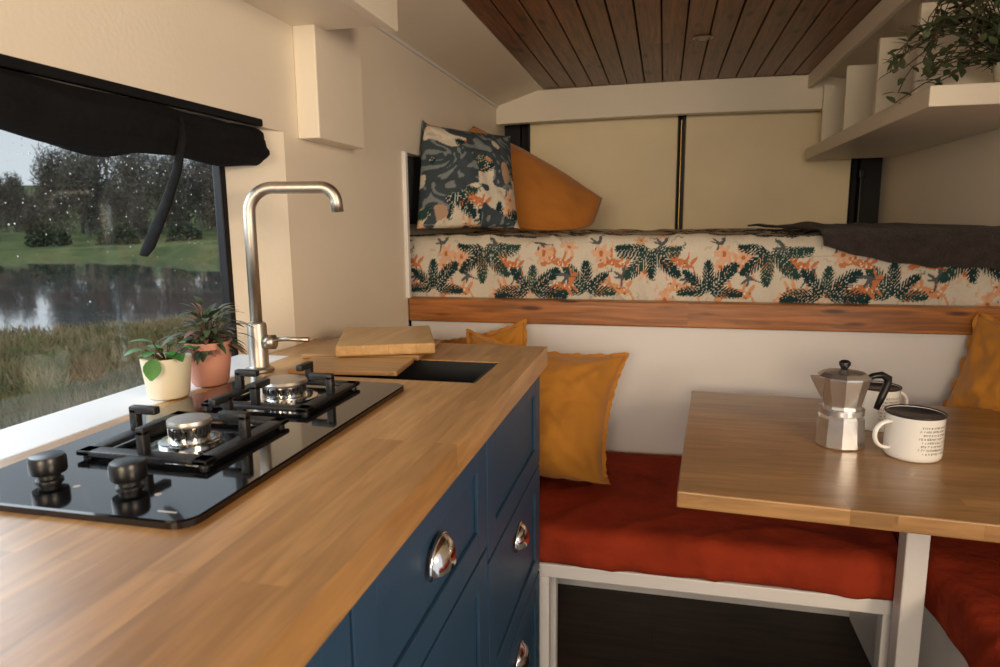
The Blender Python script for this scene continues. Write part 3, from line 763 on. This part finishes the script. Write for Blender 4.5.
cl=empty("ceiling_spotlight")
B().rev([(.032,1.8065),(.034,1.803),(.026,1.801),(.024,1.805)],(.11,2.55,0),28).ob("spotlight_ring",M_STEEL,cl,auto=40)
B().rev([(.024,1.8062),(.001,1.8055)],(.11,2.55,0),24).ob("spotlight_lens",mat("warm_lens",(.6,.4,.2),.3,emit=((1,.6,.25),.4)),cl)
tag(cl,"small recessed round spotlight in the plank ceiling","spotlight")

# ------------------------------------------------------------------ outdoors
nd=Vector((-.72,.694,0)).normalized(); td=Vector((nd.y,-nd.x,0))
def wpos(s,t): return nd*s+td*t
WZ=-.80
def theight(s,t):
    n=noise.noise(Vector((s*.05,t*.05,0)))
    near=14+1.5*noise.noise(Vector((t*.15,3,0)))+(-3 if t<-9 else 0)
    # the far bank curves towards the van beyond the window's rear end
    far=50+5*noise.noise(Vector((t*.06,8,0)))-.35*t-max(0,t-4)*2.2
    far=max(far,22)
    z=-.62+.12*noise.noise(Vector((s*.5,t*.5,2)))
    if s>near: z-=min(1,(s-near)/1.5)*.6
    if s>far-2: z+=min(1,(s-far+2)/2)*.75
    if s>far: z+=(s-far)*.026+max(0,n)*1.2+max(0,(s-100))*.07
    return z
V=[];F=[]; Ss=[2.2,3,4,5,6,7,8,9,10,11,12,12.6,13.2,13.8,14.4,15,16,17,18,20,22,24,26,28,30,32,34,36,38,40,42,43.5,45,46,47,48,49,50,51,52,53,54,56,58,60,64,68,72,78,86,95,105,120,140,170,210]
Ts=list(range(-140,141,2))
for s_ in Ss:
    for t_ in Ts:
        tt=t_*(.3+s_/60 if s_<60 else 1.3); p=wpos(s_,tt); V.append((p.x,p.y,theight(s_,tt)))
nt_=len(Ts)
for i in range(len(Ss)-1):
    for j in range(nt_-1):
        q=i*nt_+j; F.append([q,q+1,q+nt_+1,q+nt_])
def two(name,c1,c2,sc,rough=.95):
    m,nt,b_=nodes(name); g=nt.nodes.new("ShaderNodeNewGeometry"); n=nt.nodes.new("ShaderNodeTexNoise"); n.inputs["Scale"].default_value=sc; n.inputs["Detail"].default_value=6
    nt.links.new(g.outputs["Position"],n.inputs["Vector"]); r_=nt.nodes.new("ShaderNodeValToRGB"); r_.color_ramp.elements[0].position=.38; r_.color_ramp.elements[1].position=.62
    r_.color_ramp.elements[0].color=(*c1,1); r_.color_ramp.elements[1].color=(*c2,1)
    nt.links.new(n.outputs["Fac"],r_.inputs["Fac"]); nt.links.new(r_.outputs["Color"],b_.inputs["Base Color"]); b_.inputs["Roughness"].default_value=rough; b_.inputs["Specular IOR Level"].default_value=.1
    return m
M_GROUND=two("meadow_ground",(.12,.145,.06),(.20,.23,.085),.25)
g=mk("ground",V,F,M_GROUND,smooth=True); struct(g)
m,nt,b_=nodes("pond_water"); b_.inputs["Base Color"].default_value=(.16,.18,.20,1); b_.inputs["Roughness"].default_value=.08; b_.inputs["Specular IOR Level"].default_value=1; b_.inputs["Coat Weight"].default_value=1
n_=nt.nodes.new("ShaderNodeTexNoise"); n_.inputs["Scale"].default_value=1.2; gg=nt.nodes.new("ShaderNodeNewGeometry"); nt.links.new(gg.outputs["Position"],n_.inputs["Vector"])
bu=nt.nodes.new("ShaderNodeBump"); bu.inputs["Strength"].default_value=.2; nt.links.new(n_.outputs["Fac"],bu.inputs["Height"]); nt.links.new(bu.outputs["Normal"],b_.inputs["Normal"])
c=[wpos(10,-90),wpos(10,90),wpos(75,140),wpos(75,-140)]
pw=mk("pond_water",[(p.x,p.y,WZ) for p in c],[[0,1,2,3]],m); pw["kind"]="stuff"; pw["label"]="still grey pond reflecting trees and sky"; pw["category"]="pond"
r=random.Random(21); V=[];F=[]
for k in range(60000):
    s_=3.2+12.5*r.random()**.8; t_=r.uniform(-.75,.6)*s_
    hz=theight(s_,t_)
    if hz<-.85: continue
    p=wpos(s_,t_); cl_=noise.noise(Vector((p.x*.9,p.y*.9,0)))
    h=(.08+.14*r.random())*(1+.9*max(-.5,cl_)); a=r.uniform(0,3.14); w_=.004+.0009*s_; ln=Vector((r.gauss(0,.07),r.gauss(0,.07),0))
    i=len(V); V+=[(p.x-math.cos(a)*w_,p.y-math.sin(a)*w_,hz),(p.x+math.cos(a)*w_,p.y+math.sin(a)*w_,hz),(p.x+ln.x,p.y+ln.y,hz+h)]; F.append([i,i+1,i+2])
me=bpy.data.meshes.new("meadow_grass"); me.from_pydata(V,[],F); me.materials.append(two("straw_grass",(.20,.20,.09),(.50,.37,.21),1.0))
gr=bpy.data.objects.new("meadow_grass",me); link(gr); gr["kind"]="stuff"; gr["label"]="rough straw-coloured meadow grass beside the pond"; gr["category"]="grass"
M_TWIG=two("winter_twigs",(.17,.155,.13),(.27,.24,.20),.5); M_EVER=two("evergreen_foliage",(.08,.10,.065),(.15,.165,.10),.8)
def tree(s_,t_,h,wd,kind,seed):
    r=random.Random(seed); p=wpos(s_,t_); z=theight(s_,t_)-.1
    e=empty("tree"); T=B(); T.tube([(p.x,p.y,z),(p.x+.03*h*r.uniform(-.3,.3),p.y,z+h*.45),(p.x,p.y,z+h*.8)],[h*.018,h*.012,h*.005],6)
    for k in range(16):
        a=r.uniform(0,6.28); zz=z+h*r.uniform(.15,.6); q=(p.x+math.cos(a)*wd*.8,p.y+math.sin(a)*wd*.8,zz+h*.28)
        T.tube([(p.x,p.y,zz),q],[h*.007,h*.002],4)
    T.ob("trunk",M_TWIG,e)
    V=[];F=[]
    lobes=[(r.uniform(-.55,.55)*wd,r.uniform(-.55,.55)*wd,h*r.uniform(.10,.75),r.uniform(.3,.5)) for _ in range(11)]
    for k in range(2900 if kind=="bare" else 1800):
        if kind=="bare":
            lx,ly,lz,lr=r.choice(lobes); d=Vector((r.gauss(0,1),r.gauss(0,1),r.gauss(0,1))).normalized()*r.random()**.45
            c=Vector((p.x+lx+d.x*wd*lr,p.y+ly+d.y*wd*lr,z+lz+d.z*h*.2)); L_=.5; W_=.04
        elif kind=="shrub":
            d=Vector((r.gauss(0,1),r.gauss(0,1),abs(r.gauss(0,1)))).normalized()*r.random()**.35
            d*=1+.35*noise.noise(d*2.5+Vector((seed,0,0)))
            c=Vector((p.x+d.x*wd,p.y+d.y*wd,z+d.z*h)); L_=.22;W_=.12
        else:
            f=r.random(); a=r.uniform(0,6.28); rad=wd*(1-f)*r.uniform(.3,1); c=Vector((p.x+math.cos(a)*rad,p.y+math.sin(a)*rad,z+h*(.05+.95*f))); L_=.30;W_=.16
        dv=Vector((r.gauss(0,.7),r.gauss(0,.7),r.gauss(.4,.7))).normalized(); sv=dv.cross(Vector((r.gauss(0,1),r.gauss(0,1),r.gauss(0,1)))).normalized()
        i=len(V); V+=[c-sv*W_,c+sv*W_,c+dv*L_]; F.append([i,i+1,i+2])
    me=bpy.data.meshes.new("canopy"); me.from_pydata([tuple(v) for v in V],[],F); me.materials.append(M_TWIG if kind=="bare" else M_EVER)
    o=bpy.data.objects.new("canopy",me); link(o,e)
    lab={"bare":"bare winter tree on the far bank of the pond","shrub":"dark evergreen bush on the pond bank","con":"dark conifer beyond the pond"}[kind]
    tag(e,lab,"tree","trees across the pond")
k=0
for row,s0,kinds in ((0,66,["bare"]),(1,74,["bare","bare","con"]),(2,83,["bare"]),(3,92,["bare","bare","con"])):
    for t_ in np.arange(-14,26,4.0):
        t2=t_+(row%2)*2.0
        if row==0 and t2<1: continue
        H=(4.6 if t2<0 else 7.2 if t2<4 else 9.2)+.6*row+r.uniform(0,1.2)-(1.6 if t2>6 else 0)
        tree(s0-.35*t2,t2,H,2.1,r.choice(kinds),100+k); k+=1
for t_ in np.arange(-14,22,4.4):
    tree(60-.35*t_,t_,r.uniform(.8,1.8),r.uniform(1.2,1.5),"shrub",200+k); k+=1

for o in list(bpy.data.objects):
    if o.parent is None and o.type in('MESH','EMPTY') and o.get("kind")!="structure" and o.get("category") not in ("tree","grass","pond"): finalize(o)

# ------------------------------------------------------------------ world & lights
w_=bpy.data.worlds.new("World"); bpy.context.scene.world=w_; w_.use_nodes=True; nt=w_.node_tree; bg=nt.nodes["Background"]
tc=nt.nodes.new("ShaderNodeTexCoord"); sp=nt.nodes.new("ShaderNodeSeparateXYZ"); nt.links.new(tc.outputs["Generated"],sp.inputs[0])
rp=nt.nodes.new("ShaderNodeValToRGB"); e_=rp.color_ramp.elements; e_[0].position=0; e_[0].color=(.74,.80,.87,1); e_[1].position=.5; e_[1].color=(.50,.62,.80,1)
nz=nt.nodes.new("ShaderNodeTexNoise"); nz.inputs["Scale"].default_value=4; nz.inputs["Detail"].default_value=5; nt.links.new(tc.outputs["Generated"],nz.inputs["Vector"])
mxn=nt.nodes.new("ShaderNodeMix"); mxn.data_type='RGBA'; nt.links.new(nz.outputs["Fac"],mxn.inputs[0]); nt.links.new(sp.outputs["Z"],rp.inputs["Fac"])
nt.links.new(rp.outputs["Color"],mxn.inputs[6]); mxn.inputs[7].default_value=(.88,.90,.93,1); nt.links.new(mxn.outputs[2],bg.inputs["Color"]); bg.inputs["Strength"].default_value=1.0
def area(name,loc,target,sx,sy,power,col):
    l=bpy.data.lights.new(name,'AREA'); l.shape='RECTANGLE'; l.size=sx; l.size_y=sy; l.energy=power; l.color=col
    o=bpy.data.objects.new(name,l); o.location=loc; o.rotation_euler=(Vector(target)-Vector(loc)).to_track_quat('-Z','Y').to_euler(); COL.objects.link(o); return o
area("daylight_side_door",(1.4,-.4,1.5),(-.75,.8,1.5),.6,.6,28,(1,.76,.50))
area("daylight_windscreen",(-.2,-2.4,1.5),(0,3,1.45),1.2,.6,50,(1,.78,.51))
area("skylight_window",(-1.5,.7,1.5),(.2,1.2,.7),1.4,.7,19,(.88,.93,1.0))

# ------------------------------------------------------------------ camera
f,a,p,r=680,math.radians(13.51),math.radians(9.32),math.radians(-.54)
Fv=Vector((-math.sin(a)*math.cos(p),math.cos(a)*math.cos(p),-math.sin(p))); Rv=Vector((math.cos(a),math.sin(a),0)); Uv=Rv.cross(Fv)
R2=Rv*math.cos(r)+Uv*math.sin(r); U2=-Rv*math.sin(r)+Uv*math.cos(r)
cam=bpy.data.cameras.new("Camera"); cam.sensor_width=36; cam.lens=36*f/1000; cam.clip_start=.02; cam.clip_end=500
cam.dof.use_dof=True; cam.dof.focus_distance=1.35; cam.dof.aperture_fstop=8
co=bpy.data.objects.new("Camera",cam); COL.objects.link(co)
co.matrix_world=Matrix(((R2.x,U2.x,-Fv.x,0),(R2.y,U2.y,-Fv.y,0),(R2.z,U2.z,-Fv.z,ZC),(0,0,0,1)))
bpy.context.scene.camera=co
